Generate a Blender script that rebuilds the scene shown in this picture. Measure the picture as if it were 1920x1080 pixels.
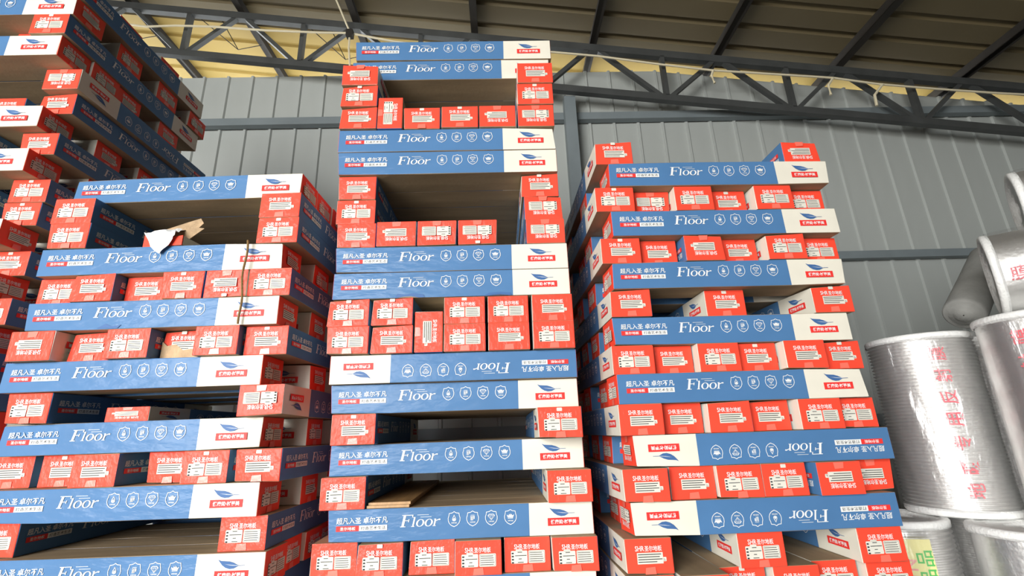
import bpy, bmesh, math, random
from mathutils import Vector, Matrix
random.seed(7)
S = bpy.context.scene
for o in list(bpy.data.objects): bpy.data.objects.remove(o)
COL = S.collection

# ------------------------------------------------------------------ camera
CAMZ = 1.588
cd = bpy.data.cameras.new('camera'); cam = bpy.data.objects.new('camera', cd); COL.objects.link(cam)
cd.sensor_width = 36; cd.lens = 888.96 / 1920 * 36; cd.clip_start = .05; cd.clip_end = 200
_p, _r = math.radians(16.917), math.radians(-1.950)
_up0 = Vector((0, -math.sin(_p), math.cos(_p))); _fw = Vector((0, math.cos(_p), math.sin(_p)))
_ri = math.cos(_r) * Vector((1, 0, 0)) + math.sin(_r) * _up0
_up = -math.sin(_r) * Vector((1, 0, 0)) + math.cos(_r) * _up0
cam.matrix_world = Matrix(((_ri.x, _up.x, -_fw.x, 0), (_ri.y, _up.y, -_fw.y, 0), (_ri.z, _up.z, -_fw.z, CAMZ), (0, 0, 0, 1)))
S.camera = cam

# ------------------------------------------------------------------ world, daylight, exposure
w = bpy.data.worlds.new('world'); S.world = w; w.use_nodes = True
bg = w.node_tree.nodes['Background']; bg.inputs[0].default_value = (.93, .97, 1, 1); bg.inputs[1].default_value = 6.0
ld = bpy.data.lights.new('daylight_through_open_front', 'AREA'); ld.shape = 'RECTANGLE'; ld.size = 5.4; ld.size_y = 4.6
ld.energy = 380; ld.color = (1, .965, .91); ld.spread = math.radians(140)
lo = bpy.data.objects.new('daylight_through_open_front', ld); COL.objects.link(lo)
lo.location = (-5.0, -5.95, 2.75); lo.rotation_euler = (math.radians(83), 0, math.radians(-32))
pd_ = bpy.data.lights.new('doorway_sky_portal', 'AREA'); pd_.shape = 'RECTANGLE'; pd_.size = 7.2; pd_.size_y = 5.2
pd_.cycles.is_portal = True; po_ = bpy.data.objects.new('doorway_sky_portal', pd_); COL.objects.link(po_)
po_.location = (-5.0 + .183, -7.15, 2.6); po_.rotation_euler = (math.radians(90), 0, math.radians(1.5))
S.view_settings.view_transform = 'Standard'; S.view_settings.look = 'None'
S.view_settings.gamma = 1; S.view_settings.use_curve_mapping = False
S.view_settings.exposure = 0.86

# ------------------------------------------------------------------ materials
def mat(name, col, rough=.6, metal=0., coat=0., bump=0., bscale=(30, 30, 30), var=0., vscale=(3, 3, 3), coat_bump=0., cscale=(6, 60, 60), coat_rough=.15, spec=.5):
    m = bpy.data.materials.new(name); m.use_nodes = True
    nt = m.node_tree; N = nt.nodes; K = nt.links; b = N['Principled BSDF']
    b.inputs['Base Color'].default_value = (*col, 1); b.inputs['Roughness'].default_value = rough
    b.inputs['Metallic'].default_value = metal; b.inputs['Coat Weight'].default_value = coat
    b.inputs['Coat Roughness'].default_value = coat_rough; b.inputs['Specular IOR Level'].default_value = spec
    def noise(sc, det=4):
        t = N.new('ShaderNodeTexCoord'); mp = N.new('ShaderNodeMapping'); mp.inputs['Scale'].default_value = sc
        K.new(t.outputs['Object'], mp.inputs[0]); n = N.new('ShaderNodeTexNoise'); n.inputs['Scale'].default_value = 1; n.inputs['Detail'].default_value = det
        K.new(mp.outputs[0], n.inputs['Vector']); return n.outputs['Fac']
    if var:
        rp = N.new('ShaderNodeValToRGB'); rp.color_ramp.elements[0].position = .3; rp.color_ramp.elements[1].position = .7
        rp.color_ramp.elements[0].color = (*[c * (1 - var) for c in col], 1); rp.color_ramp.elements[1].color = (*[min(1, c * (1 + var * .6)) for c in col], 1)
        K.new(noise(vscale), rp.inputs[0]); K.new(rp.outputs[0], b.inputs['Base Color'])
    if bump:
        bm = N.new('ShaderNodeBump'); bm.inputs['Strength'].default_value = bump; bm.inputs['Distance'].default_value = .01
        K.new(noise(bscale), bm.inputs['Height']); K.new(bm.outputs[0], b.inputs['Normal'])
    if coat_bump:
        bm = N.new('ShaderNodeBump'); bm.inputs['Strength'].default_value = coat_bump; bm.inputs['Distance'].default_value = .01
        K.new(noise(cscale, 3), bm.inputs['Height']); K.new(bm.outputs[0], b.inputs['Coat Normal'])
    return m
FILM = dict(coat=.2, coat_bump=.7, cscale=(9, 40, 26), coat_rough=.2, rough=.6, spec=.25)
M_blue = mat('carton_blue_print', (.066, .170, .345), var=.06, vscale=(5, 5, 9), **FILM)
M_white = mat('carton_white_print', (.71, .675, .575), var=.05, vscale=(6, 6, 6), **FILM)
M_red = mat('carton_red_print', (.86, .066, .033), var=.05, vscale=(7, 7, 7), **FILM)
M_kraft = mat('kraft_board', (.36, .262, .155), rough=.8, var=.18, vscale=(2, 14, 5), bump=.1, bscale=(40, 40, 40))
M_pw = mat('white_ink', (.74, .745, .73), coat=.10, coat_rough=.25, rough=.6, spec=.25)
M_pr = mat('red_ink', (.74, .035, .030), coat=.10, coat_rough=.25, rough=.6, spec=.25)
M_pd = mat('dark_ink', (.03, .033, .036), rough=.7, spec=.2)
M_pb = mat('blue_ink', (.05, .125, .30), coat=.10, coat_rough=.25, rough=.6, spec=.25)
M_paper = mat('label_paper', (.66, .64, .56), rough=.6, spec=.25, var=.05, vscale=(20, 20, 20))
M_tape = mat('packing_tape', (.84, .16, .11), rough=.35, coat=.3, coat_bump=.5, cscale=(30, 30, 30))
M_torn = mat('torn_cardboard', (.46, .32, .19), rough=.9, var=.3, vscale=(14, 14, 14), bump=.4, bscale=(60, 60, 60))
M_wall = mat('painted_steel_wall', (.43, .457, .44), rough=.45, var=.10, vscale=(1.2, 1.2, .5), coat=.1)
M_wall2 = mat('plain_side_wall', (.26, .27, .265), rough=.7)
M_roof_shaded = mat('roof_sheet_shaded', (.135, .105, .052), rough=.7, var=.12, vscale=(.6, .9, .6))  # shade of the front roof is put into this darkened sheet colour
M_roof_lit = mat('roof_sheet_daylit', (.44, .305, .085), rough=.7, var=.10, vscale=(.6, .9, .6))  # same roofing, colour brightened to stand in for daylight past the wall
M_steel = mat('dark_grey_steel', (.062, .066, .066), rough=.55, var=.2, vscale=(4, 4, 4))
M_girt = mat('grey_painted_girt', (.20, .235, .25), rough=.5, var=.1, vscale=(3, 3, 3))
M_purlin = mat('rust_dark_purlin', (.022, .018, .014), rough=.7, var=.3, vscale=(4, 4, 4))
M_floor = mat('concrete_floor', (.17, .165, .155), rough=.8, var=.18, vscale=(1.1, 1.1, 1), bump=.15, bscale=(20, 20, 20))
M_rope = mat('cream_nylon_rope', (.78, .70, .50), rough=.7, bump=.4, bscale=(120, 120, 120))
M_cord = mat('jute_cord', (.20, .12, .04), rough=.85, bump=.4, bscale=(150, 150, 150))
M_board = mat('oak_laminate', (.44, .25, .10), rough=.45, var=.2, vscale=(60, 3, 10))
M_foil = mat('silver_foil', (.86, .85, .83), rough=.46, metal=1, bump=.2, bscale=(45, 45, 45), var=.06, vscale=(9, 9, 9))
M_foam = mat('white_foam_edge', (.80, .80, .78), rough=.6, bump=.5, bscale=(60, 60, 60))
M_grey = mat('grey_foam', (.25, .25, .235), rough=.8, bump=.3, bscale=(40, 40, 40), var=.12, vscale=(8, 8, 8))
M_foilred = mat('red_foil_ink', (.74, .13, .16), rough=.5)
M_yel = mat('pale_yellow_wrap', (.86, .80, .36), rough=.5, coat=.3)
M_green = mat('green_ink', (.10, .52, .12), rough=.5)
M_pink = mat('pink_ink', (.85, .38, .33), rough=.5)
M_wood = mat('rough_pallet_wood', (.42, .29, .16), rough=.85, var=.25, vscale=(3, 20, 20))
def film_mat():
    m = bpy.data.materials.new('clear_plastic_film'); m.use_nodes = True
    nt = m.node_tree; N = nt.nodes; K = nt.links; N.remove(N['Principled BSDF'])
    tr = N.new('ShaderNodeBsdfTransparent'); tr.inputs[0].default_value = (.97, .97, .97, 1)
    gl = N.new('ShaderNodeBsdfGlossy'); gl.inputs['Roughness'].default_value = .3; gl.inputs['Color'].default_value = (1, 1, 1, 1)
    df = N.new('ShaderNodeBsdfDiffuse'); df.inputs[0].default_value = (.8, .8, .8, 1)
    t = N.new('ShaderNodeTexCoord'); mp = N.new('ShaderNodeMapping'); mp.inputs['Scale'].default_value = (9, 9, 2.2)
    n = N.new('ShaderNodeTexNoise'); n.inputs['Scale'].default_value = 1; n.inputs['Detail'].default_value = 5
    b = N.new('ShaderNodeBump'); b.inputs['Strength'].default_value = .9; b.inputs['Distance'].default_value = .04
    K.new(t.outputs['Object'], mp.inputs[0]); K.new(mp.outputs[0], n.inputs['Vector']); K.new(n.outputs['Fac'], b.inputs['Height'])
    K.new(b.outputs[0], gl.inputs['Normal']); K.new(b.outputs[0], df.inputs['Normal'])
    m1 = N.new('ShaderNodeMixShader'); m1.inputs[0].default_value = .35; K.new(gl.outputs[0], m1.inputs[1]); K.new(df.outputs[0], m1.inputs[2])
    m2 = N.new('ShaderNodeMixShader'); m2.inputs[0].default_value = .14; K.new(tr.outputs[0], m2.inputs[1]); K.new(m1.outputs[0], m2.inputs[2])
    K.new(m2.outputs[0], N['Material Output'].inputs[0]); return m
M_film = film_mat()

# ------------------------------------------------------------------ helpers
def link(name, data, parent=None, loc=(0, 0, 0), rot=None):
    o = bpy.data.objects.new(name, data); COL.objects.link(o); o.location = loc
    if rot is not None: o.rotation_euler = rot
    if parent is not None: o.parent = parent
    return o
def tag(o, label, cat, group=None):
    o['label'] = label; o['category'] = cat
    if group: o['group'] = group
    return o
def pydata(name, v, f, mats, idx=None, smooth=False):
    me = bpy.data.meshes.new(name); me.from_pydata([tuple(p) for p in v], [], f)
    for m in (mats if isinstance(mats, (list, tuple)) else [mats]): me.materials.append(m)
    if idx: me.polygons.foreach_set('material_index', idx)
    if smooth: me.polygons.foreach_set('use_smooth', [True] * len(me.polygons))
    me.update(); return me
class MB:
    """collects verts, faces and material slots into one mesh"""
    def __init__(s): s.v = []; s.f = []; s.i = []; s.m = []
    def slot(s, m):
        if m not in s.m: s.m.append(m)
        return s.m.index(m)
    def add(s, v, f, m):
        b = len(s.v); k = s.slot(m); s.v += [tuple(p) for p in v]
        for q in f: s.f.append([b + j for j in q]); s.i.append(k)
    def box(s, lo, hi, m):
        x0, y0, z0 = lo; x1, y1, z1 = hi
        s.add([(x0, y0, z0), (x1, y0, z0), (x1, y1, z0), (x0, y1, z0), (x0, y0, z1), (x1, y0, z1), (x1, y1, z1), (x0, y1, z1)],
              [(3, 2, 1, 0), (4, 5, 6, 7), (0, 1, 5, 4), (1, 2, 6, 5), (2, 3, 7, 6), (3, 0, 4, 7)], m)
    def bar(s, a, b, wd, ht, m, upv=Vector((0, 0, 1))):
        a = Vector(a); b = Vector(b); d = (b - a).normalized(); sd = d.cross(upv)
        if sd.length < 1e-4: sd = Vector((1, 0, 0))
        sd.normalize(); u = sd.cross(d).normalized()
        v = [p + sd * x * wd / 2 + u * y * ht / 2 for p in (a, b) for x, y in ((-1, -1), (1, -1), (1, 1), (-1, 1))]
        s.add(v, [(0, 1, 2, 3), (7, 6, 5, 4), (0, 4, 5, 1), (1, 5, 6, 2), (2, 6, 7, 3), (3, 7, 4, 0)], m)
    def tube(s, pts, r, m, n=8):
        pts = [Vector(p) for p in pts]; rings = []
        for i, p in enumerate(pts):
            d = (pts[min(i + 1, len(pts) - 1)] - pts[max(i - 1, 0)]).normalized()
            a = d.cross(Vector((0, 0, 1)))
            if a.length < 1e-3: a = d.cross(Vector((1, 0, 0)))
            a.normalize(); c = a.cross(d)
            rings.append([p + a * math.cos(t) * r + c * math.sin(t) * r for t in [2 * math.pi * k / n for k in range(n)]])
        v = [q for rg in rings for q in rg]; f = []
        for i in range(len(pts) - 1):
            for k in range(n): f.append((i * n + k, i * n + (k + 1) % n, (i + 1) * n + (k + 1) % n, (i + 1) * n + k))
        f += [list(range(n))[::-1], [(len(pts) - 1) * n + k for k in range(n)]]
        s.add(v, f, m)
    def poly(s, pts, m, y=0.):                       # flat polygon in the xz plane, seen from -y
        s.add([(x, y, z) for x, z in pts], [list(range(len(pts)))], m)
    def rect(s, x0, z0, x1, z1, m, y=0.): s.poly([(x0, z0), (x1, z0), (x1, z1), (x0, z1)], m, y)
    def ring(s, outer, inner, m, y=0.):
        n = len(outer); s.add([(x, y, z) for x, z in outer] + [(x, y, z) for x, z in inner], [(i, (i + 1) % n, n + (i + 1) % n, n + i) for i in range(n)], m)
    def text(s, txt, x0, z0, x1, z1, m, y=0., bold=.012):
        v, f = glyphs(txt, bold); xs = [p[0] for p in v]; zs = [p[1] for p in v]
        a, b, c, d = min(xs), max(xs), min(zs), max(zs)
        s.add([(x0 + (p[0] - a) / (b - a) * (x1 - x0), y, z0 + (p[1] - c) / (d - c) * (z1 - z0)) for p in v], f, m)
    def mesh(s, name, smooth=False): return pydata(name, s.v, s.f, s.m, s.i, smooth)
_gl = {}
def glyphs(txt, bold):
    if (txt, bold) not in _gl:
        c = bpy.data.curves.new('lettering', 'FONT'); c.body = txt; c.size = 1; c.offset = bold; c.resolution_u = 2; c.dimensions = '2D'; c.fill_mode = 'FRONT'
        o = bpy.data.objects.new('lettering', c); COL.objects.link(o); bpy.context.view_layer.update()
        me = bpy.data.meshes.new_from_object(o.evaluated_get(bpy.context.evaluated_depsgraph_get()))
        _gl[(txt, bold)] = ([tuple(v.co)[:2] for v in me.vertices], [list(p.vertices) for p in me.polygons])
        bpy.data.objects.remove(o); bpy.data.curves.remove(c); bpy.data.meshes.remove(me)
    return _gl[(txt, bold)]

# ------------------------------------------------------------------ building frame: u along the back wall, d into depth
BY = math.radians(1.5)
def bp(u, d, z): return Vector((u * math.cos(BY) - d * math.sin(BY), u * math.sin(BY) + d * math.cos(BY), z))
def rz_chord(u): return 7.07 - .130 * (u + 4.70)      # top of the truss top chord
def rz(u): return rz_chord(u) + .13                   # underside of the roof sheets
WALL_D, TRUSS_D = 5.2, 4.9
U0, U1, D0, D1 = -10.0, 9.0, -7.0, 6.9

def struct(o): o['kind'] = 'structure'; return o
b = MB(); b.box((-34, -40, -.1), (34, 40, 0), M_floor); struct(link('floor', b.mesh('floor')))
# back wall: empty with one object for each ribbed panel
wall = struct(link('wall_back', None, loc=bp(0, WALL_D, 0), rot=(0, 0, BY)))
PW = .312
prof = [(0, 0), (.262, 0), (.272, -.024), (.300, -.024), (.312, 0)]
n = len(prof); pf = []
for i in range(n - 1):
    pf += [(i, i + 1, 2 * n + i + 1, 2 * n + i), (n + i + 1, n + i, 3 * n + i, 3 * n + i + 1), (2 * n + i, 2 * n + i + 1, 3 * n + i + 1, 3 * n + i), (i + 1, i, n + i, n + i + 1)]
pf += [(0, 2 * n, 3 * n, n), (n - 1, 2 * n - 1, 4 * n - 1, 3 * n - 1)]
panels = {}
u = U0
while u < U1:
    key = 0 if rz(u + PW) - .16 > 6.155 else u
    if key not in panels:
        panels[key] = pydata('wall_panel', [(x, y + dy, z if z == 0 else min(6.155, rz(u + x) - .16)) for z in (0, 1) for dy in (0, .012) for x, y in prof], pf, M_wall)
    link('wall_panel', panels[key], wall, (u, 0, 0)); u += PW
def girt(z, u0, u1, hh=.10, dd=.07):
    b = MB(); b.box((u0, -.03 - dd, z - hh / 2), (u1, -.03, z + hh / 2), M_girt); b.box((u0, -.045 - dd, z - hh / 2 - .012), (u1, -.03, z - hh / 2), M_girt); link('girt', b.mesh('girt'), wall)
girt(5.40, U0, U1); girt(3.44, U0, U1, .085); girt(1.6, U0, U1)
b = MB(); b.box((.86, -.24, 0), (1.0, -.11, rz_chord(.93) - .75), M_girt); link('column', b.mesh('column'), wall)
# side walls (out of frame)
for nm, uu in (('wall_left', U0), ('wall_right', U1)):
    b = MB(); b.add([bp(uu, D0, 0), bp(uu, WALL_D, 0), bp(uu, WALL_D, rz(uu)), bp(uu, D0, rz(uu)), bp(uu + .1, D0, 0), bp(uu + .1, WALL_D, 0), bp(uu + .1, WALL_D, rz(uu)), bp(uu + .1, D0, rz(uu))],
        [(0, 1, 2, 3), (7, 6, 5, 4), (0, 4, 5, 1), (3, 2, 6, 7), (0, 3, 7, 4), (1, 5, 6, 2)], M_wall2); struct(link(nm, b.mesh(nm)))
# front wall behind the camera with its wide open doorway
b = MB(); DL, DR, DT = -8.6, -1.4, 5.2
for a0, a1, z0 in ((U0, DL, 0), (DR, U1, 0), (DL, DR, DT)):
    b.add([bp(a0, D0, z0), bp(a1, D0, z0), bp(a1, D0, rz(a1)), bp(a0, D0, rz(a0)), bp(a0, D0 - .1, z0), bp(a1, D0 - .1, z0), bp(a1, D0 - .1, rz(a1)), bp(a0, D0 - .1, rz(a0))],
          [(3, 2, 1, 0), (4, 5, 6, 7), (0, 1, 5, 4), (2, 3, 7, 6), (0, 4, 7, 3), (1, 2, 6, 5)], M_wall2)
struct(link('wall_front', b.mesh('wall_front')))
# roof: ribbed sheets on purlins
SL = math.atan(.130)
roof = struct(link('ceiling', None, loc=bp(0, 0, rz(0)), rot=(0, SL, BY)))
RW = .33; rl0, rl1 = U0 / math.cos(SL) - .2, U1 / math.cos(SL) + .2
rp = [(0, 0), (.245, 0), (.262, .032), (.313, .032), (.33, 0)]
rv = [(x, y, z + dz) for x in (rl0, rl1) for dz in (0, .012) for y, z in rp]
rf = []
for i in range(4):
    rf += [(i + 1, i, 10 + i, 10 + i + 1), (5 + i, 5 + i + 1, 15 + i + 1, 15 + i), (i, i + 1, 5 + i + 1, 5 + i), (10 + i + 1, 10 + i, 15 + i, 15 + i + 1)]
sheet = pydata('roof_sheet', rv, rf, M_roof_shaded)
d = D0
sheet_lit = sheet.copy(); sheet_lit.materials[0] = M_roof_lit         # same sheet over the last bays, daylight painted in as paler yellow
while d < D1: link('roof_sheet', sheet_lit if d > 4.95 else sheet, roof, (0, d, 0)); d += RW
PU = [-9.3, -7.75, -6.22, -4.70, -3.24, -1.76, -.24, 1.27, 2.85, 4.38, 5.95, 7.5]
b = MB(); b.box((-.028, D0, -.125), (.028, D1, -.002), M_purlin); b.box((-.028, D0, -.125), (.06, D1, -.113), M_purlin); pur = b.mesh('purlin')
for pu in PU: link('purlin', pur, roof, (pu / math.cos(SL), 0, 0))

# ------------------------------------------------------------------ roof truss
truss = tag(link('roof_truss', None, loc=bp(0, TRUSS_D, 0), rot=(0, 0, BY)), 'long dark steel roof truss with zigzag web under the sloping roof', 'truss')
TH = .68
def ch(name, off, r):
    b = MB(); b.bar((U0 + .1, 0, rz_chord(U0 + .1) - off), (U1 - .1, 0, rz_chord(U1 - .1) - off), .075, r, M_steel); link(name, b.mesh(name), truss)
ch('top_chord', .05, .10); ch('bottom_chord', TH + .03, .09)
for i in range(len(PU) - 1):
    a, c = PU[i], PU[i + 1]; m = (a + c) / 2 + .05
    for x0, x1 in ((a + .07, m - .05), (m + .02, m + .02), (c - .07, m + .07)):
        b = MB(); b.bar((x0, .0, rz_chord(x0) - .08), (x1, .0, rz_chord(x1) - TH), .05, .055 if x0 != x1 else .075, M_steel, Vector((0, 1, 0))); link('web_member', b.mesh('web_member'), truss)
# sag wires under the roof sheets behind the truss
for i, pu in enumerate((-4.70, -3.24, -1.76)):
    b = MB(); z = rz(pu) - .14
    b.tube([bp(pu - .75, 5.05, rz(pu - .75) - .03), bp(pu - .28, 5.35, z - .12), bp(pu, 5.4, z)], .006, M_purlin, 5)
    b.tube([bp(pu - .28, 5.35, z - .12), bp(pu - .42, 5.1, rz(pu - .42) - .02)], .006, M_purlin, 5)
    tag(link('sag_wire', b.mesh('sag_wire')), ['thin bent wire under cream roof, nearest the far left tower', 'thin bent wire under cream roof, second from far left tower', 'thin bent wire under cream roof, just left of middle stack'][i], 'wire', 'wires under the roof')
# cream rope strung along the truss
rope = [bp(*q) for q in ((-4.523, 4.78, 6.611), (-4.32, 4.78, 6.575), (-3.962, 4.78, 6.586), (-3.499, 4.78, 6.562), (-2.832, 4.78, 6.492), (-2.168, 4.78, 6.448), (-1.803, 4.78, 6.434), (-1.232, 4.78, 6.292), (-0.436, 4.78, 6.163), (0.491, 4.78, 6.115), (0.756, 4.78, 6.094), (1.284, 4.78, 6.027), (2.069, 4.78, 5.884), (2.701, 4.78, 5.784), (3.444, 4.78, 5.715), (4.179, 4.78, 5.645), (4.743, 4.78, 5.539), (5.457, 4.78, 5.455), (6.108, 4.78, 5.388), (6.599, 4.78, 5.347))]
rp_ = MB(); rp_.tube(rope, .013, M_rope, 6)
ro = tag(link('rope', rp_.mesh('rope')), 'long cream rope strung along the front of the roof truss', 'rope')
for pts in ([(2.696, 4.77, 5.775), (2.663, 4.77, 5.696), (2.686, 4.77, 5.585)], [(4.17, 4.77, 5.637), (4.085, 4.77, 5.528), (4.085, 4.77, 5.387)], [(4.766, 4.77, 5.531), (4.626, 4.77, 5.377), (4.612, 4.77, 5.223)]):
    b = MB(); b.tube([bp(*q) for q in pts], .016, M_rope, 6); link('loose_end', b.mesh('loose_end'), ro)
b = MB(); b.tube([bp(*q) for q in [(-1.998, 4.6, 6.937), (-1.894, 4.7, 6.689), (-1.793, 4.77, 6.44), (-1.79, 4.77, 6.193), (-1.744, 4.77, 5.793)]], .012, M_rope, 6)
ho = tag(link('hanging_rope', b.mesh('hanging_rope')), 'cream rope hanging down from the roof beside top of middle stack', 'rope')
b = MB(); b.box((-.04, -.035, -.05), (.04, .035, .05), M_purlin); link('knot_wrap', b.mesh('knot_wrap'), ho, bp(*(-1.787, 4.76, 6.397)))

# ------------------------------------------------------------------ flooring carton: shared meshes
L, W, H = 1.22, .207, .1414
BH = H - .0015
def carton_mesh(seed, crush):
    rnd = random.Random(seed); bm = bmesh.new()
    bmesh.ops.create_cube(bm, size=1, matrix=Matrix.Diagonal((L, W, BH, 1)))
    for x in (-.5, -.257, -.1, .1, .257, .5):
        if abs(x) < .5:
            bmesh.ops.bisect_plane(bm, geom=bm.verts[:] + bm.edges[:] + bm.faces[:], plane_co=(x * L, 0, 0), plane_no=(1, 0, 0))
    ed = [e for e in bm.edges if len(e.link_faces) == 2 and e.link_faces[0].normal.dot(e.link_faces[1].normal) < .5]
    bmesh.ops.bevel(bm, geom=ed, offset=.0035, segments=2, affect='EDGES', profile=.5)
    for f in bm.faces:
        c = f.calc_center_median(); nn = f.normal
        if abs(nn.x) > .75: f.material_index = 2
        elif abs(nn.y) > .6:
            f.material_index = 1 if c.x * (-1 if nn.y > 0 else 1) > .257 * L - 1e-4 else 0
        else: f.material_index = 3
    for v in bm.verts:
        for i in range(3):
            v.co[i] += rnd.uniform(-.0008, .0008)
    for (sx, sz), amt in crush:
        cpt = Vector((sx * L / 2, -W / 2, sz * BH / 2))
        for v in bm.verts:
            dist = (v.co - cpt).length
            if dist < .03: v.co += Vector((-sx, .6, -sz * .8)) * amt * (1 - dist / .03)
    me = bpy.data.meshes.new('flooring_carton'); bm.to_mesh(me); bm.free()
    for m in (M_blue, M_white, M_red, M_kraft): me.materials.append(m)
    return me
CARTONS = [carton_mesh(1, []), carton_mesh(2, [((1, 1), .010)]), carton_mesh(3, [((1, -1), .008), ((-1, 1), .006)]), carton_mesh(4, [((-1, -1), .009)]), carton_mesh(5, [])]
PO = .0022                                            # prints stand just proud of the board
X = lambda x: x - L / 2
Z = lambda t: (t - .5) * BH
# slogan with its two tags
b = MB(); b.text('超凡入圣 卓尔不凡', X(.042), Z(.57), X(.275), Z(.765), M_pw, 0, .010)
b.rect(X(.042), Z(.355), X(.146), Z(.515), M_pr); b.rect(X(.146), Z(.355), X(.273), Z(.515), M_pw)
b.text('圣尔地板', X(.060), Z(.385), X(.130), Z(.485), M_pw, -.0004, .012); b.text('打造艺术生活', X(.154), Z(.385), X(.266), Z(.485), M_pd, -.0004, .01)
P_slogan = b.mesh('slogan_print')
# "Floor" in slanted serif letters
b = MB()
def let(polys, ox, sx, sz=1., sh=.22):
    for pl in polys: b.poly([(X(.332) + ox + (x * sx + sh * z * .05), Z(.42) + z * .05 * sz) for x, z in pl], M_pw)
F_ = [[(0, 0), (.024, 0), (.024, .05), (0, .05)], [(.005, .05), (.016, .05), (.016, .95), (.005, .95)], [(-.002, .95), (.049, .95), (.049, 1), (-.002, 1)], [(.045, .78), (.049, .78), (.049, .95), (.045, .95)],
      [(.016, .50), (.034, .50), (.034, .55), (.016, .55)], [(.031, .40), (.035, .40), (.035, .64), (.031, .64)]]
let(F_, 0, 1)
def vert(ox, h): let([[(0, 0), (.015, 0), (.015, .04), (0, .04)], [(.004, .04), (.011, .04), (.011, h - .05), (.004, h - .05)], [(0, h - .05), (.011, h - .05), (.011, h), (.002, h)]], ox, 1)
vert(.050, .80)
def oval(cx):
    for_ = []; inn = []
    for k in range(20):
        t = 2 * math.pi * k / 20; z = .03 * .5 + .0155 * math.sin(t); x = cx + .0185 * math.cos(t) + .22 * z
        zi = .015 + .0135 * math.sin(t + .35); xi = cx + .0105 * math.cos(t + .35) + .22 * zi
        for_.append((X(.332) + x, Z(.42) + z)); inn.append((X(.332) + xi, Z(.42) + zi))
    b.ring(for_, inn, M_pw)
oval(.088); oval(.127)
vert(.147, .60); let([[(.011, .46), (.018, .55), (.026, .60), (.031, .56), (.029, .47), (.022, .50), (.011, .40)]], .147, 1)
b.rect(X(.409), Z(.762), X(.462), Z(.773), M_pw); b.rect(X(.424), Z(.695), X(.474), Z(.706), M_pw)
P_word = b.mesh('wordmark_print')
# four shield badges
def shield(kind):
    b = MB(); w_, h_ = .0285, .033
    def outl(s):
        half = [(0, 1.0), (.14, .93), (.30, .84), (.55, .80), (.82, .78), (.88, .45), (1.0, .15), (.98, -.2), (.82, -.52), (.50, -.80), (0, -1.0)]
        pts = half + [(-x, z) for x, z in half[-2:0:-1]]
        return [(x * w_ * s, z * h_ * s) for x, z in pts]
    b.ring(outl(1), outl(.91), M_pw)
    b.text('健康地板', -.013, -.0185, .013, -.0125, M_pw, 0, .01)
    if kind == 0:
        dp = [(0, .62), (.12, .40), (.27, .14), (.32, -.06), (.24, -.22), (0, -.30), (-.24, -.22), (-.32, -.06), (-.27, .14), (-.12, .40)]
        b.ring([(x * .028, z * .030) for x, z in dp], [(x * .020, z * .022 + .0005) for x, z in dp], M_pw)
        b.poly([(x * .017, z * .012 - .0015) for x, z in dp], M_pw)
    elif kind == 1:
        b.rect(-.009, .013, .009, .0145, M_pw); b.rect(-.009, -.008, -.0065, .011, M_pw); b.rect(-.0045, -.008, -.002, .009, M_pw); b.rect(0, -.008, .002, .011, M_pw); b.rect(.004, -.002, .009, .010, M_pw)
    elif kind == 2:
        dm = [(-.017, .009), (-.010, .016), (.010, .016), (.017, .009), (0, -.010)]
        b.ring(dm, [(x * .82, z * .82 + .0005) for x, z in dm], M_pw); b.rect(-.015, .0078, .015, .0090, M_pw)
        b.poly([(-.0065, .0078), (-.0052, .0078), (.0006, -.008), (-.0006, -.008)], M_pw); b.poly([(.0052, .0078), (.0065, .0078), (.0006, -.008), (-.0006, -.008)], M_pw)
        b.poly([(-.006, .0078), (0, .0155), (.001, .0155), (-.0048, .0078)], M_pw); b.poly([(.006, .0078), (0, .0155), (-.001, .0155), (.0048, .0078)], M_pw)
    else:
        b.poly([(-.012, -.006), (.012, -.006), (.0125, -.003), (-.0125, -.003)], M_pw)
        b.poly([(-.0125, -.001), (.0125, -.001), (.017, .010), (.008, .006), (.006, .013), (.002, .008), (0, .016), (-.002, .008), (-.006, .013), (-.008, .006), (-.017, .010)], M_pw)
    return b.mesh('shield_badge')
P_sh = [shield(k) for k in range(4)]; SHX = (.578, .663, .749, .837)
# leaf over a red tag
b = MB()
def lf(t): return X(1.018) + .117 * t
top = [(0, .83), (.10, .795), (.25, .785), (.42, .775), (.58, .735), (.72, .675), (.80, .655)]
bot = [(.72, .625), (.60, .575), (.45, .565), (.30, .60), (.17, .67), (.08, .75)]
b.poly([(lf(x), Z(z)) for x, z in top + bot], M_pb); b.poly([(lf(.78), Z(.645)), (lf(1), Z(.650)), (lf(1), Z(.662)), (lf(.78), Z(.660))], M_pb)
b.poly([(lf(.25), Z(.70)), (lf(.50), Z(.665)), (lf(.78), Z(.648)), (lf(.78), Z(.655)), (lf(.50), Z(.677))], M_pw, -.0004)
b.rect(X(1.008), Z(.285), X(1.153), Z(.52), M_pr); b.text('健康的·材更美', X(1.022), Z(.335), X(1.140), Z(.47), M_pw, -.0004, .02)
P_leaf = b.mesh('leaf_emblem')
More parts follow.
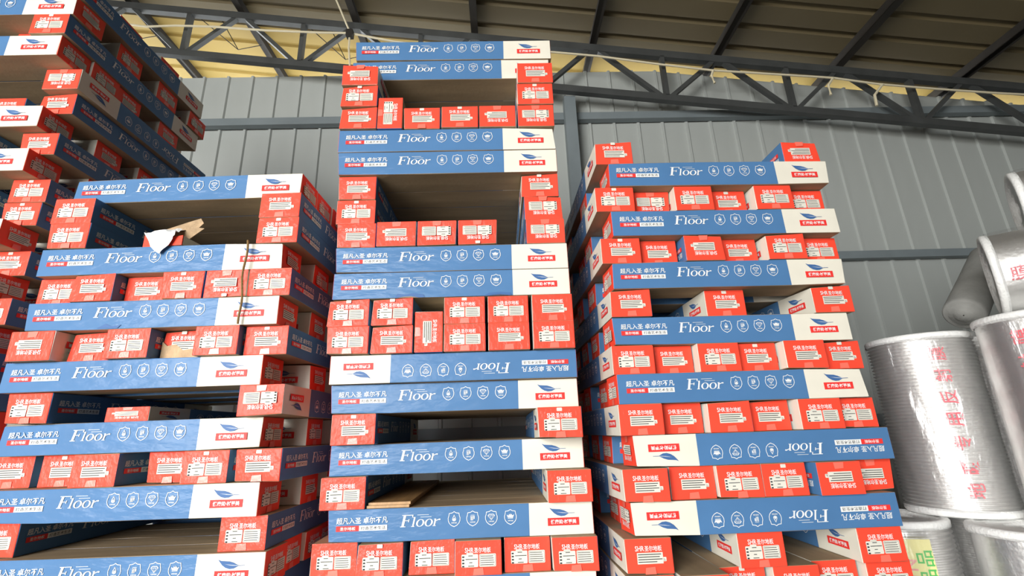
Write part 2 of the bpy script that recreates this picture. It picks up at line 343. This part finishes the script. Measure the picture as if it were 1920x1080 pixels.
# end face prints (built seen from -y with x across the end, z up)
E_ = lambda x: x - W / 2
b = MB(); b.text('SHR', E_(.044), Z(.655), E_(.083), Z(.80), M_pw, 0, .012); b.text('圣尔地板', E_(.085), Z(.645), E_(.160), Z(.80), M_pw, 0, .012); P_logo = b.mesh('logo_print')
def rr(x0, z0, x1, z1, r=.003): return [(x0 + r, z0), (x1 - r, z0), (x1, z0 + r), (x1, z1 - r), (x1 - r, z1), (x0 + r, z1), (x0, z1 - r), (x0, z0 + r)]
rnd = random.Random(5)
def label_l():
    b = MB(); x0, x1, z0, z1 = E_(.029), E_(.103), Z(.245), Z(.61)
    b.poly(rr(x0, z0, x1, z1), M_paper); b.poly(rr(x0 + .022, z1 - .001, x1 - .022, z1 + .006, .002), M_paper)
    for k in range(4):
        z = z1 - .010 - k * .0125
        b.rect(x0 + .003, z - .003, x0 + .0125, z + .003, M_pd, -.0004)
    for k, (a, c) in enumerate(((.030, .050), (.018, .070), (.034, .048), (.030, .056))):
        z = z1 - .006 - k * .0135; b.rect(x0 + a, z - .0014, x0 + c, z + .0014, M_pd, -.0004)
    return b.mesh('paper_label')
def label_r():
    b = MB(); x0, x1, z0, z1 = E_(.108), E_(.182), Z(.245), Z(.61); b.poly(rr(x0, z0, x1, z1), M_paper)
    q = rr(x0 + .003, z0 + .003, x1 - .003, z1 - .003); b.ring(q, [(x * 1. + (.0008 if x < (x0 + x1) / 2 else -.0008), z + (.0008 if z < (z0 + z1) / 2 else -.0008)) for x, z in q], M_pd, -.0003)
    for k in range(5):
        z = z1 - .009 - k * .0085; b.rect(x0 + .006, z - .0012, x0 + rnd.uniform(.05, .068), z + .0012, M_pd, -.0004)
    return b.mesh('paper_label')
def label_b():
    b = MB(); x0, x1, z0, z1 = E_(.050), E_(.162), Z(.30), Z(.61); b.rect(x0, z0, x1, z1, M_paper); b.poly(rr(x1 - .001, z0 + .008, x1 + .014, z0 + .024, .002), M_paper)
    for k in range(4):
        z = z1 - .007 - k * .0095; b.rect(x0 + .004, z - .0016, x0 + (.105, .098, .108, .085)[k], z + .0016, M_pd, -.0004)
    b.rect(x1 + .001, z0 + .011, x1 + .011, z0 + .0125, M_pd, -.0004); b.rect(x1 + .001, z0 + .016, x1 + .008, z0 + .0175, M_pd, -.0004)
    return b.mesh('paper_label')
P_ll, P_lr, P_lb = label_l(), label_r(), label_b()
b = MB(); b.poly([(-.024, Z(.02)), (.024, Z(.02)), (.021, Z(.22)), (-.020, Z(.20))], M_tape); P_tape = b.mesh('tape_strip')
b = MB(); b.poly(rr(-.013, Z(.86), .012, Z(.97), .002), M_paper); P_tab = b.mesh('paper_tab')

ROTZ = {'-y': 0, '+y': math.pi, '+x': math.pi / 2, '-x': -math.pi / 2}
def put(box, name, me, face, x=0., z=0.):
    o = bpy.data.objects.new(name, me); COL.objects.link(o); o.parent = box; a = ROTZ[face]
    off = (W / 2 if face[1] == 'y' else L / 2) + PO
    o.location = Matrix.Rotation(a, 3, 'Z') @ Vector((x, -off, z)); o.rotation_euler = (0, 0, a)
def side_print(box, face):
    put(box, 'slogan_print', P_slogan, face); put(box, 'wordmark_print', P_word, face); put(box, 'leaf_emblem', P_leaf, face)
    for k in range(4): put(box, 'shield_badge', P_sh[k], face, X(SHX[k]), Z(.60))
def end_print(box, face, kind, tape=True):
    put(box, 'logo_print', P_logo, face)
    if kind == 'A': put(box, 'paper_label', P_ll, face); put(box, 'paper_label', P_lr, face)
    else: put(box, 'paper_label', P_lb, face)
    if tape: put(box, 'tape_strip', P_tape, face)

def patch(box, face, pts, m):
    b = MB(); b.poly(pts, m, -.0006); put(box, 'torn_patch', b.mesh('torn_patch'), face)
STK = {'C': (-.9157, 2.3403, 0, 1.689), 'R': (.5124, 2.2933, 0, 2.639), 'L': (-2.3625, 2.2465, 0, .063), 'F': (-2.5868, 2.2773, .0752, 1.304)}
BASE = {'C': 7, 'R': 7, 'L': 7, 'F': 17}               # layer 0 of the tables below stands on this many layers
NAME = {'C': 'middle stack', 'R': 'right stack', 'L': 'left stack', 'F': 'far left tower'}
TOPK = {'C': 20, 'R': 14, 'L': 13, 'F': 13}
ORD = ['top', 'second', 'third', 'fourth', 'fifth', 'sixth', 'seventh', 'eighth', 'ninth', 'tenth', 'eleventh', 'twelfth', 'thirteenth', 'fourteenth', 'fifteenth', 'sixteenth', 'seventeenth', 'eighteenth', 'nineteenth', 'twentieth', 'twenty-first', 'twenty-second', 'twenty-third']
def rowname(s, k):
    i = TOPK[s] - k; return 'top row' if i == 0 else ORD[min(i, 22)] + ' row from top'
def place(s, k, u, v, kind, flip=False, jit=0.):
    """kind: long (printed side to the front), deep (red end to the front) or edge (deep, stood on its edge); u,v = its left front corner"""
    X0, Y0, Z0, yaw = STK[s]; a = math.radians(yaw); e = Vector((math.cos(a), math.sin(a), 0)); dv = Vector((-math.sin(a), math.cos(a), 0))
    wd, dp, ht = {'long': (L, W, BH), 'deep': (W, L, BH), 'edge': (BH, L, W)}[kind]
    c = Vector((X0, Y0, Z0 + (BASE[s] + k) * H + ht / 2)) + e * (u + wd / 2) + dv * (v + dp / 2)
    R = Matrix.Rotation(a + jit, 3, 'Z')
    if kind == 'long':
        if flip: R = R @ Matrix.Rotation(math.pi, 3, 'Y')
    else:
        R = R @ Matrix.Rotation(math.radians(-90), 3, 'Z')
        if flip: R = R @ Matrix.Rotation(math.pi, 3, 'X')
        if kind == 'edge': R = R @ Matrix.Rotation(math.radians(-90), 3, 'X')
    o = bpy.data.objects.new('flooring_carton', random.choice(CARTONS)); COL.objects.link(o)
    o.matrix_world = Matrix.Translation(c) @ R.to_4x4(); return o
def long_row(s, k, u, v, flip=False, vs=None, ends=None, us=None, first=True):
    """front carton at (u,v), the others of the layer behind it at depths vs"""
    for i, vv in enumerate([0.] + list(vs or [])):
        du = 0 if i == 0 else (us[i - 1] if us else random.uniform(-.012, .012))
        o = place(s, k, u + du, v + vv, 'long', flip if i == 0 else random.random() < .2 and ends is None)
        if i == 0:
            tag(o, f"{'upside-down ' if flip else ''}blue-sided flooring carton lying across the front, {rowname(s, k)} of {NAME[s]}", 'carton', f'long cartons across the front of the {NAME[s]}')
            if first: side_print(o, '-y')
            if (s, k) == ('C', 9):
                patch(o, '-y', [(X(.32), Z(.0)), (X(.47), Z(.0)), (X(.465), Z(.11)), (X(.42), Z(.17)), (X(.37), Z(.13)), (X(.33), Z(.16))], M_pb)
                patch(o, '-y', [(X(.33), Z(.0)), (X(.44), Z(.0)), (X(.40), Z(.05)), (X(.36), Z(.04))], M_torn)
                patch(o, '-y', [(X(.77), Z(.0)), (X(.915), Z(.0)), (X(.91), Z(.10)), (X(.86), Z(.14)), (X(.80), Z(.11))], M_pb)
                patch(o, '-y', [(X(.79), Z(.0)), (X(.905), Z(.0)), (X(.86), Z(.05)), (X(.82), Z(.035))], M_torn)
            if (s, k) == ('L', 8):
                patch(o, '-y', [(X(.36), Z(.04)), (X(.46), Z(.02)), (X(.475), Z(.14)), (X(.43), Z(.10)), (X(.40), Z(.19))], M_pb)
        elif ends:
            tag(o, f"flooring carton {ORD[i]} from front showing red end, {rowname(s, k)} of {NAME[s]}", 'carton', f'cartons with red ends on the side of the {NAME[s]}')
            side_print(o, '-y')
        else: tag(o, f"blue-sided flooring carton {ORD[i]} from front, {rowname(s, k)} of {NAME[s]}", 'carton', f'cartons behind the front one, {rowname(s, k)} of {NAME[s]}')
        if ends:
            f = ends if not flip or i else {'+x': '-x', '-x': '+x'}[ends]
            end_print(o, f, random.choice('AAB'))
def deep_row(s, k, items, sides=''):
    """items: (u, v, label kind, flip or edge or dent, sides to print)"""
    items = sorted(items, key=lambda t: t[0]); last = -9; nn = len(items)
    for i, it in enumerate(items):
        u, v, kd = it[:3]; fl = it[3] if len(it) > 3 else ''; sd = it[4] if len(it) > 4 else sides
        edge = 'e' in fl; u = max(u, last + .0015); last = u + (BH if edge else W)
        o = place(s, k, u, v, 'edge' if edge else 'deep', 'f' in fl, 0 if edge else random.uniform(-.003, .003))
        if 's' in fl: o.scale.z = .48; o.location.z -= BH * .26
        end_print(o, '+x', kd)
        if 'd' in fl: patch(o, '+x', [(E_(.004), Z(.02)), (E_(.19), Z(.02)), (E_(.20), Z(.22)), (E_(.15), Z(.34)), (E_(.11), Z(.30)), (E_(.07), Z(.52)), (E_(.03), Z(.46)), (E_(.004), Z(.62))], M_torn)
        if random.random() < .3: put(o, 'paper_tab', P_tab, '+x')
        for q in sd:                                  # l or r: side of the stack the printed flank shows on
            side_print(o, {('l', 0): '-y', ('r', 0): '+y', ('l', 1): '+y', ('r', 1): '-y'}[(q, int('f' in fl))])
        pos = 'only one' if nn == 1 else 'leftmost' if i == 0 else 'rightmost' if i == nn - 1 else ORD[i] + ' from left'
        st = 'red-ended carton stood on edge' if edge else 'flattened slim red-ended carton' if 's' in fl else ('upside-down ' if 'f' in fl else '') + 'red-ended flooring carton'
        tag(o, f"{st}, {pos} in {rowname(s, k)} of {NAME[s]}", 'carton', f'red-ended cartons of the {NAME[s]}')
def base_rows(s, n):
    for j in range(n):
        k = j - BASE[s]
        for t in (0, .5, 1.0):
            q = t * (L - W)
            o = place(s, k, (0 if s != 'F' else -L) if (j + n) % 2 == 0 else q - (L if s == 'F' else 0), q if (j + n) % 2 == 0 else 0, 'long' if (j + n) % 2 == 0 else 'deep')
            tag(o, f"flooring carton in the bottom rows of the {NAME[s]}, below the picture", 'carton', f'cartons in the bottom rows of the {NAME[s]}')
CON = [.208 * i for i in range(1, 6)]                   # contiguous layer
# ---- middle stack
base_rows('C', 6)
long_row('C', -1, .03, .02, vs=CON)
deep_row('C', 0, [(-.035, .06, 'A'), (.180, .02, 'A'), (.409, .05, 'A'), (.622, .0, 'A'), (.842, .03, 'A'), (1.055, -.01, 'A')])
long_row('C', 1, .037, .034, vs=CON)
deep_row('C', 2, [(.0, .02, 'A', '', 'r'), (1.047, -.01, 'A', '', 'l')])
long_row('C', 3, .018, .063, vs=CON)
deep_row('C', 4, [(.035, -.008, 'B', '', 'r'), (1.012, -.09, 'A', '', 'l')])
long_row('C', 5, .007, .032, vs=CON)
long_row('C', 6, .006, -.002, True, vs=CON)
deep_row('C', 7, [(-.009, -.037, 'A'), (.206, -.027, 'B'), (.421, -.028, 'B', 'e'), (.567, -.026, 'A'), (.787, -.028, 'B'), (1.013, -.039, 'A')])
deep_row('C', 8, [(-.018, -.026, 'A'), (.204, -.030, 'A'), (.566, -.02, 'A'), (.790, -.02, 'A'), (1.014, -.03, 'B')])
long_row('C', 9, -.003, -.023, vs=CON)
long_row('C', 10, -.004, -.024, vs=CON)
deep_row('C', 11, [(-.008, -.021, 'B', '', ''), (.208, -.035, 'B', 'f'), (.423, -.034, 'A', 'f'), (.637, -.034, 'A', 'f', 'r'), (1.002, -.027, 'A', 'f', 'l')])
deep_row('C', 12, [(-.020, -.014, 'A', '', 'r'), (.997, -.021, 'A', 'f', 'l')])
deep_row('C', 13, [(-.021, -.019, 'B', '', 'r'), (.986, -.014, 'B', '', 'l')])
long_row('C', 14, -.029, -.037, vs=CON)
long_row('C', 15, -.032, -.042, vs=CON)
deep_row('C', 16, [(-.029, -.059, 'B'), (.182, -.055, 'A', 'e'), (.328, -.047, 'B'), (.546, -.056, 'B'), (.759, -.057, 'B', 'f'), (.980, -.056, 'A', 'f')])
deep_row('C', 17, [(-.027, -.069, 'A', '', 'r'), (.984, -.066, 'A', '', 'l')])
deep_row('C', 18, [(-.030, -.074, 'B', 'f', 'r'), (.987, -.074, 'B', '', 'l')])
long_row('C', 19, -.025, .055, vs=CON[:1])
long_row('C', 20, -.009, .047, vs=CON[:1])
# ---- right stack
G4 = [.335, .67, 1.01]
def gaps(n=3, du=.02): return [random.uniform(-du, du) for _ in range(n)]
base_rows('R', 6)
deep_row('R', -1, [(-.075, -.02, 'B', '', 'l'), (.150, -.045, 'A'), (.365, .07, 'A'), (.585, .03, 'A'), (.800, .09, 'A'), (1.020, .05, 'A')])
deep_row('R', 0, [(-.066, -.01, 'B', '', 'l'), (.444, .02, 'A', '', 'l'), (.985, .01, 'A', '', 'l')])
for k, du, dv, fl in ((1, -.022, -.001, True), (3, .018, -.001, True), (5, -.026, .01, False), (7, -.017, .033, False), (9, 0, 0, False), (11, .021, -.014, False), (13, .027, -.027, False)):
    long_row('R', k, du, dv, fl, vs=G4, ends='-x', us=[-.01 - du + q for q in gaps()])
deep_row('R', 2, [(-.053, -.028, 'B', '', 'l'), (.177, .02, 'B'), (.385, -.009, 'A', '', 'l'), (.594, .0, 'A'), (.835, -.03, 'B', 'f', 'l'), (1.045, .05, 'B', 'f')])
deep_row('R', 4, [(-.035, -.008, 'B', '', 'l'), (.176, .06, 'B'), (.392, .005, 'B', '', 'l'), (.603, .05, 'B'), (.825, -.01, 'A', '', 'l'), (1.036, .05, 'A')])
deep_row('R', 6, [(-.031, .03, 'A', '', 'l'), (.180, .08, 'B'), (.392, .02, 'A', '', 'l'), (.603, .06, 'B'), (.818, .0, 'B', '', 'l'), (1.040, .06, 'B')])
deep_row('R', 8, [(-.021, .014, 'B', '', 'l'), (.490, .06, 'B', '', 'l'), (1.034, .02, 'B', '', 'l')])
deep_row('R', 10, [(-.042, .015, 'B', '', 'l'), (.168, .06, 'B'), (.392, -.01, 'B', 'f', 'l'), (.605, .06, 'B'), (.828, -.01, 'A', '', 'l'), (1.050, .06, 'A')])
deep_row('R', 12, [(-.052, -.011, 'A', '', 'l'), (.160, .045, 'A', 'f'), (.374, -.015, 'A', '', 'l'), (.586, .045, 'B'), (.814, -.016, 'A', '', 'l'), (1.030, .05, 'A')])
deep_row('R', 14, [(-.032, -.010, 'B', '', 'l'), (1.036, .0, 'B', 'f', 'l')])
# ---- left stack
base_rows('L', 7)
for k, du, dv in ((0, .045, .028), (2, -.008, .014), (4, -.039, .039), (6, -.044, -.02), (8, .013, -.043), (10, .002, -.037), (13, .031, .019)):
    long_row('L', k, du, dv, False, vs=[.213, .426, .639, 1.0] if k == 0 else G4 if k < 13 else [.21, .42, .90], ends='+x', us=[.03 - du + q for q in gaps(4)] if k < 13 else [0, .01, .02])
deep_row('L', 1, [(-.079, .07, 'A', '', 'r'), (1.039, .05, 'A', '', 'r')])
deep_row('L', 3, [(-.115, .10, 'B', '', 'r'), (.138, .09, 'B'), (.451, .013, 'B', '', 'r'), (.452, .09, 'B'), (.853, .012, 'A', '', 'r'), (1.099, -.006, 'B', '', 'r')][:2] +
         [(.352, .013, 'B', '', 'r'), (.636, .09, 'B'), (.850, .012, 'A', '', 'r'), (1.099, -.006, 'B', '', 'r')])
deep_row('L', 5, [(-.014, .006, 'A', '', 'r'), (.400, .08, 'B', 'fs', 'r'), (1.092, -.035, 'A', 'f', 'r')])
deep_row('L', 7, [(-.01, -.06, 'B', 'f', 'r'), (.215, .01, 'B'), (.430, -.045, 'A', '', 'r'), (.645, .03, 'B', 'd'), (.855, -.05, 'A', '', 'r'), (1.070, -.007, 'B', '', 'r')])
deep_row('L', 9, [(-.010, .01, 'A'), (.205, -.05, 'B', '', 'r'), (.420, .02, 'B'), (.640, -.04, 'B'), (.855, -.04, 'B', 'f'), (1.070, -.045, 'A', '', 'r')])
deep_row('L', 11, [(.016, -.045, 'A', '', 'r'), (1.072, -.030, 'A', '', 'r')])
deep_row('L', 12, [(.005, -.040, 'A', '', 'r'), (1.070, -.029, 'B', '', 'r')])
# ---- far left tower (u = 0 at its right edge)
pal = tag(link('wooden_pallet', None, loc=(STK['F'][0], STK['F'][1], 0), rot=(0, 0, math.radians(1.304))), 'low wooden pallet under the far left tower, below the picture', 'pallet')
b = MB(); b.box((-L, 0, 0), (0, .09, .055), M_wood); pb = b.mesh('bearer')
for v in (.03, .56, 1.1): link('bearer', pb, pal, (0, v, 0))
b = MB(); b.box((-.1, 0, 0), (0, L, .0195), M_wood); ps = b.mesh('slat')
for i in range(7): link('slat', ps, pal, (-i * (L - .1) / 6, 0, .0552))
base_rows('F', 13)
def frow(k, du, dv, vs): long_row('F', k, -L + du, dv, vs=vs, ends='+x', us=[.01 - du * .5 + q for q in gaps(len(vs), .015)])
def fdeep(k, du, dv, kd, fl='', more=()):
    deep_row('F', k, [(-W + du, dv, kd, fl, 'r')] + list(more))
fdeep(-4, 0, .06, 'A', '', [(-.62, .1, 'A'), (-1.18, .05, 'B')])
frow(-3, -.06, 0, G4)
fdeep(-2, 0, .06, 'A', '', [(-.62, .1, 'A'), (-1.18, .05, 'B')])
frow(-1, -.08, 0, G4)
fdeep(0, -.025, .115, 'B', '', [(-.62, .1, 'A', '', 'r'), (-1.18, .05, 'B')])
frow(1, -.095, -.006, G4)
fdeep(2, -.014, .091, 'A', '', [(-.60, .06, 'A', '', 'r'), (-1.18, .05, 'B')])
fdeep(3, -.001, .087, 'A', '', [(-.60, .06, 'A', '', 'r'), (-1.18, .05, 'B')])
frow(4, -.064, -.011, G4)
fdeep(5, .008, .055, 'B', '', [(-.55, .03, 'B', '', 'r'), (-1.16, .05, 'B')])
frow(6, -.062, -.008, G4)
fdeep(7, .03, .071, 'B', '', [(-.50, .10, 'B', '', 'r'), (-1.14, .05, 'B')])
fdeep(8, .064, .028, 'A', 'f', [(-1.14, .05, 'B')])
frow(9, .011, -.085, [.21, .42, .80])
fdeep(10, .035, -.10, 'A', '', [(-.395, .04, 'A'), (-.80, .02, 'A', '', 'r'), (-1.14, .05, 'B')])
frow(11, .051, -.098, [.36, .72, 1.06])
fdeep(12, .058, -.139, 'A', '', [(-.6, -.05, 'B'), (-1.12, .05, 'B')])
long_row('F', 13, -L - .06, .30, vs=[.38], ends='+x', us=[.02])

# ------------------------------------------------------------------ frame helper for things on the stacks
def sp(s, k, u, v, dz=0.):
    X0, Y0, Z0, yaw = STK[s]; a = math.radians(yaw)
    return Vector((X0 + u * math.cos(a) - v * math.sin(a), Y0 + u * math.sin(a) + v * math.cos(a), Z0 + (BASE[s] + k) * H + dz))
# loose boards lying in the opening of the middle stack
a = math.radians(1.689)
b = MB(); b.box((0, 0, 0), (.195, 1.05, .011), M_board); bd = b.mesh('flooring_board')
for i, (du, dv) in enumerate(((0, 0), (.004, .012))):
    tag(link('flooring_board', bd, None, sp('C', 2, .212 + du, .035 + dv, .0005 + i * .0115), (0, 0, a)), ['lower of two loose brown boards in the opening of middle stack', 'upper of two loose brown boards in the opening of middle stack'][i], 'board', 'loose boards in the middle stack')
# torn carton in the top opening of the left stack
tc = tag(link('torn_carton', None, loc=sp('L', 11, .50, -.025), rot=(0, 0, math.radians(-4))), 'torn open red carton with brown flap in top opening of left stack', 'carton')
def wob(b, pts, m, th=.004):
    v = [Vector(p) for p in pts]; nn = (v[1] - v[0]).cross(v[2] - v[0]).normalized() * th; k = len(v)
    b.add(v + [p + nn for p in v], [list(range(k))[::-1], list(range(k, 2 * k))] + [(i, (i + 1) % k, k + (i + 1) % k, k + i) for i in range(k)], m)
b = MB(); b.box((0, .004, 0), (W, .5, .004), M_kraft); b.box((0, .004, .004), (.004, .5, .06), M_white); b.box((W - .004, .004, .004), (W, .5, .05), M_white); link('tray', b.mesh('tray'), tc)
b = MB(); wob(b, [(0, 0, 0), (W, 0, 0), (W, 0, .052), (.15, 0, .046), (.11, 0, .060), (.05, 0, .048), (0, 0, .064)], M_red); link('red_end', b.mesh('red_end'), tc)
b = MB(); wob(b, [(.01, .05, .06), (.17, .07, .06), (.235, .09, .155), (.19, .12, .20), (.12, .11, .175), (.02, .07, .115)], M_torn, .006); wob(b, [(.10, .03, .055), (.20, .05, .05), (.25, .08, .12), (.17, .06, .13)], M_torn, .005); link('torn_flap', b.mesh('torn_flap'), tc)
b = MB(); g = 7
rr_ = random.Random(3)
vv = [(.02 + .155 * i / g + rr_.uniform(-.008, .008), -.012 + (.09 * (j - 3) / 4 if j > 3 else 0) + rr_.uniform(-.006, .006) - .012, .075 - .02 * abs(i - g / 2) / g + (-.125 * (3 - j) / 3 * (1 - (abs(i - g / 2 - .5) / (g / 2 + .5)) ** 1.3) if j < 3 else .012 * (j - 3)) + rr_.uniform(-.006, .006)) for j in range(g + 1) for i in range(g + 1)]
b.add(vv, [(j * (g + 1) + i, j * (g + 1) + i + 1, (j + 1) * (g + 1) + i + 1, (j + 1) * (g + 1) + i) for j in range(g) for i in range(g)], M_foam)
link('crumpled_film', b.mesh('crumpled_film', True), tc)
# jute cord tied round the left stack
b = MB(); pts = []
for i in range(25):
    t = i / 24; z = 8 + 3.02 * (1 - t)
    pts.append(sp('L', z, 1.052 + .005 * math.sin(t * 11) + .012 * t, -.064 - .006 * math.sin(t * 3.1)))
b.tube(pts, .0055, M_cord, 6)
tag(link('jute_cord', b.mesh('jute_cord')), 'brown jute cord running down the front of the left stack', 'cord')

# ------------------------------------------------------------------ rolls of silver foil underlay
def roll_meshes(r, h, rings, soft):
    rnd = random.Random(int(r * 1e4 + h * 100 + rings)); n = 72
    v = []; f = []; m = rings * 4
    for i in range(m + 1):
        z = h * i / m; rip = (.0075 * math.cos(2 * math.pi * i / 4)) if not soft else .0015 * math.cos(2 * math.pi * i / 2)
        for k in range(n):
            t = 2 * math.pi * k / n; rad = r - .006 + rip + .003 * math.sin(3 * t + i * .02) + rnd.uniform(-.0008, .0008)
            v.append((rad * math.cos(t), rad * math.sin(t), z))
    for i in range(m):
        for k in range(n): f.append((i * n + k, i * n + (k + 1) % n, (i + 1) * n + (k + 1) % n, (i + 1) * n + k))
    body = pydata('foil_body', v, f, M_foil, None, True)
    ends = []                                            # end discs: wound layers seen as stepped rings
    for z, s in ((0, -1), (h, 1)):
        b = MB()
        prev = None; steps = [(r - .004, -.022), (r + .005, -.020), (r + .006, .008), (r - .002, .018), (r - .03, .020), (r - .035, .012), (r * .7, .016), (r * .69, .009), (r * .45, .014), (r * .44, .006), (.05, .008), (.045, -.05)]
        rings_ = []
        for rad, dz in steps: rings_.append([(rad * math.cos(2 * math.pi * k / 40), rad * math.sin(2 * math.pi * k / 40), z + s * dz) for k in range(40)])
        vv = [p for q in rings_ for p in q]; ff = []
        for i in range(len(steps) - 1):
            for k in range(40):
                q = (i * 40 + k, i * 40 + (k + 1) % 40, (i + 1) * 40 + (k + 1) % 40, (i + 1) * 40 + k); ff.append(q if s > 0 else q[::-1])
        ff.append([(len(steps) - 1) * 40 + k for k in range(40)]); b.add(vv, ff, M_foam); ends.append(b.mesh('rolled_edge', True))
    v = []; f = []; nz = 40                              # loose plastic sleeve
    for i in range(nz + 1):
        z = -.012 + (h + .024) * i / nz
        for k in range(n):
            t = 2 * math.pi * k / n; rad = r + .010 + .006 * math.sin(5 * t + 3 * math.sin(z * 4)) + .004 * math.sin(13 * t + z * 9) + rnd.uniform(-.0015, .0015)
            if i in (0, nz): rad = r * .82
            v.append((rad * math.cos(t), rad * math.sin(t), z))
    for i in range(nz):
        for k in range(n): f.append((i * n + k, i * n + (k + 1) % n, (i + 1) * n + (k + 1) % n, (i + 1) * n + k))
    return body, ends, pydata('plastic_sleeve', v, f, M_film, None, True)
def curved_text(chars, r, h, theta, m, sz, up):
    """characters running along the roll's axis, wrapped on its surface"""
    out = []; step = h / len(chars)
    for i, c in enumerate(chars):
        v, f = glyphs(c, .012); xs = [p[0] for p in v]; zs = [p[1] for p in v]; cx, cz = (min(xs) + max(xs)) / 2, (min(zs) + max(zs)) / 2
        sc = sz / max(max(xs) - min(xs), max(zs) - min(zs)); vv = []
        for p in v:
            ax = (p[0] - cx) * sc; ac = (p[1] - cz) * sc     # reading direction runs up the axis
            t = theta - ac / r * 1.
            vv.append((r * math.cos(t), r * math.sin(t), up + step * (i + .5) + ax))
        b = MB(); b.add(vv, f, m); out.append(b.mesh('character'))
    return out
RM = {}
def roll(name, label, base, r, h, rings=44, tilt=None, text=None, soft=False, sleeve=True, mats=None, group='rolls of silver foil underlay'):
    if (r, h, rings, soft) not in RM: RM[(r, h, rings, soft)] = roll_meshes(r, h, rings, soft)
    body, ends, sl = RM[(r, h, rings, soft)]
    root = tag(link(name, None, loc=base), label, 'roll', group)
    if tilt is not None: root.rotation_euler = Vector((0, 0, 1)).rotation_difference(Vector(tilt).normalized()).to_euler()
    link('foil_body', body, root)
    for q in ends: link('rolled_edge', q, root)
    if sleeve: link('plastic_sleeve', sl, root)
    if text and text[1] == 'cam':
        q = root.rotation_euler.to_matrix().inverted() @ (Vector((0, 0, CAMZ)) - Vector(base)); text = (text[0], math.atan2(q.y, q.x), *text[2:])
    if text:
        for q in curved_text(text[0], r + .0045, text[3], text[1], M_foilred, text[2], text[4]): link('red_character', q, root)
    return root
TXT = '地暖专用反射膜'
def face_cam(x, y, off=0.): return math.atan2(-y, -x) + off
A_ = (2.555, 3.01); B_ = (2.775, 2.47); F_c = (2.135, 3.03); G_ = (2.545, 2.61)
roll('foil_roll', 'silver foil roll standing beside right stack, with red characters up its side', (*A_, 1.085), .262, 0.97, 48, None, (TXT, face_cam(*A_, .30), .078, .86, .06))
roll('foil_roll', 'silver foil roll standing at right edge, in front of its neighbour, red characters', (*B_, 1.085), .262, .99, 60, None, (TXT, face_cam(*B_, -.30), .08, .88, .06), True)
fr = roll('foil_roll', 'lower silver foil roll with pale yellow label, beside foot of right stack', (*F_c, 0), .262, 1.045, 44, None, None, False, True)
roll('foil_roll', 'lower crinkled silver foil roll at bottom right corner of picture', (*G_, 0), .262, 1.045, 60, None, (TXT, face_cam(*G_, .1), .08, .90, .06), True)
roll('foil_roll', 'lower silver foil roll hidden behind the front two lower rolls', (2.77, 3.16, 0), .262, 1.045, 44)
roll('foil_roll', 'lower silver foil roll outside the picture under the right edge roll', (3.06, 2.25, 0), .262, 1.045, 44)
roll('foil_roll', 'silver foil roll standing hidden behind the two upright front rolls', (3.125, 3.175, 1.085), .262, .97, 44)
# yellow label wrapped on the lower roll
b = MB(); t0 = face_cam(*F_c); rr2 = .2685; v = []; f = []
for i in range(13):
    t = t0 + .02 + .80 * (i / 12 - .30)
    for z in (.42, .985): v += [(rr2 * math.cos(t), rr2 * math.sin(t), z)]
for i in range(12): f.append((2 * i, 2 * i + 2, 2 * i + 3, 2 * i + 1))
b.add(v, f, M_yel); yl = link('yellow_label', b.mesh('yellow_label'), fr)
for q in curved_text('PIN', rr2 + .002, .16, t0 + .16, M_pink, .055, .73): link('pink_character', q, yl)
for q in curved_text('品品品', rr2 + .002, .26, t0 + .42, M_green, .075, .68): link('green_character', q, yl)
# lying rolls on top and a grey roll leaning behind them
ax = Vector((math.cos(math.radians(-42)), math.sin(math.radians(-42)), 0))
TOPZ = 2.125
roll('foil_roll', 'silver foil roll lying on its side on top of the standing rolls', (2.895, 2.735, TOPZ + .265), .245, 1.0, 60, ax, ('膜反用', 'cam', .085, .6, -.01), True)
roll('foil_roll', 'uppermost foil roll at right edge, lying above the others', (3.27, 2.79, TOPZ + .735), .225, 1.0, 60, ax, None, True)
e0 = Vector((3.02, 3.12, TOPZ + .118)); e1 = e0 + Vector((.62, .30, .50))
g0 = tag(link('foam_roll', None, loc=e0), 'grey foam roll leaning behind the stacked silver foil rolls', 'roll')
g0.rotation_euler = Vector((0, 0, 1)).rotation_difference((e1 - e0).normalized()).to_euler()
v = []; f = []; n = 40; hh = (e1 - e0).length; prof = [(.004, -.012), (.05, -.014), (.052, -.006), (.076, -.01), (.079, -.002), (.102, -.006), (.113, .006), (.115, .03), (.113, hh * .5), (.115, hh - .03), (.105, hh), (.004, hh)]
for rad, z in prof: v += [(rad * math.cos(2 * math.pi * k / n), rad * math.sin(2 * math.pi * k / n), z) for k in range(n)]
for i in range(len(prof) - 1):
    for k in range(n): f.append((i * n + k, i * n + (k + 1) % n, (i + 1) * n + (k + 1) % n, (i + 1) * n + k))
link('roll_body', pydata('roll_body', v, f, M_grey, None, True), g0)
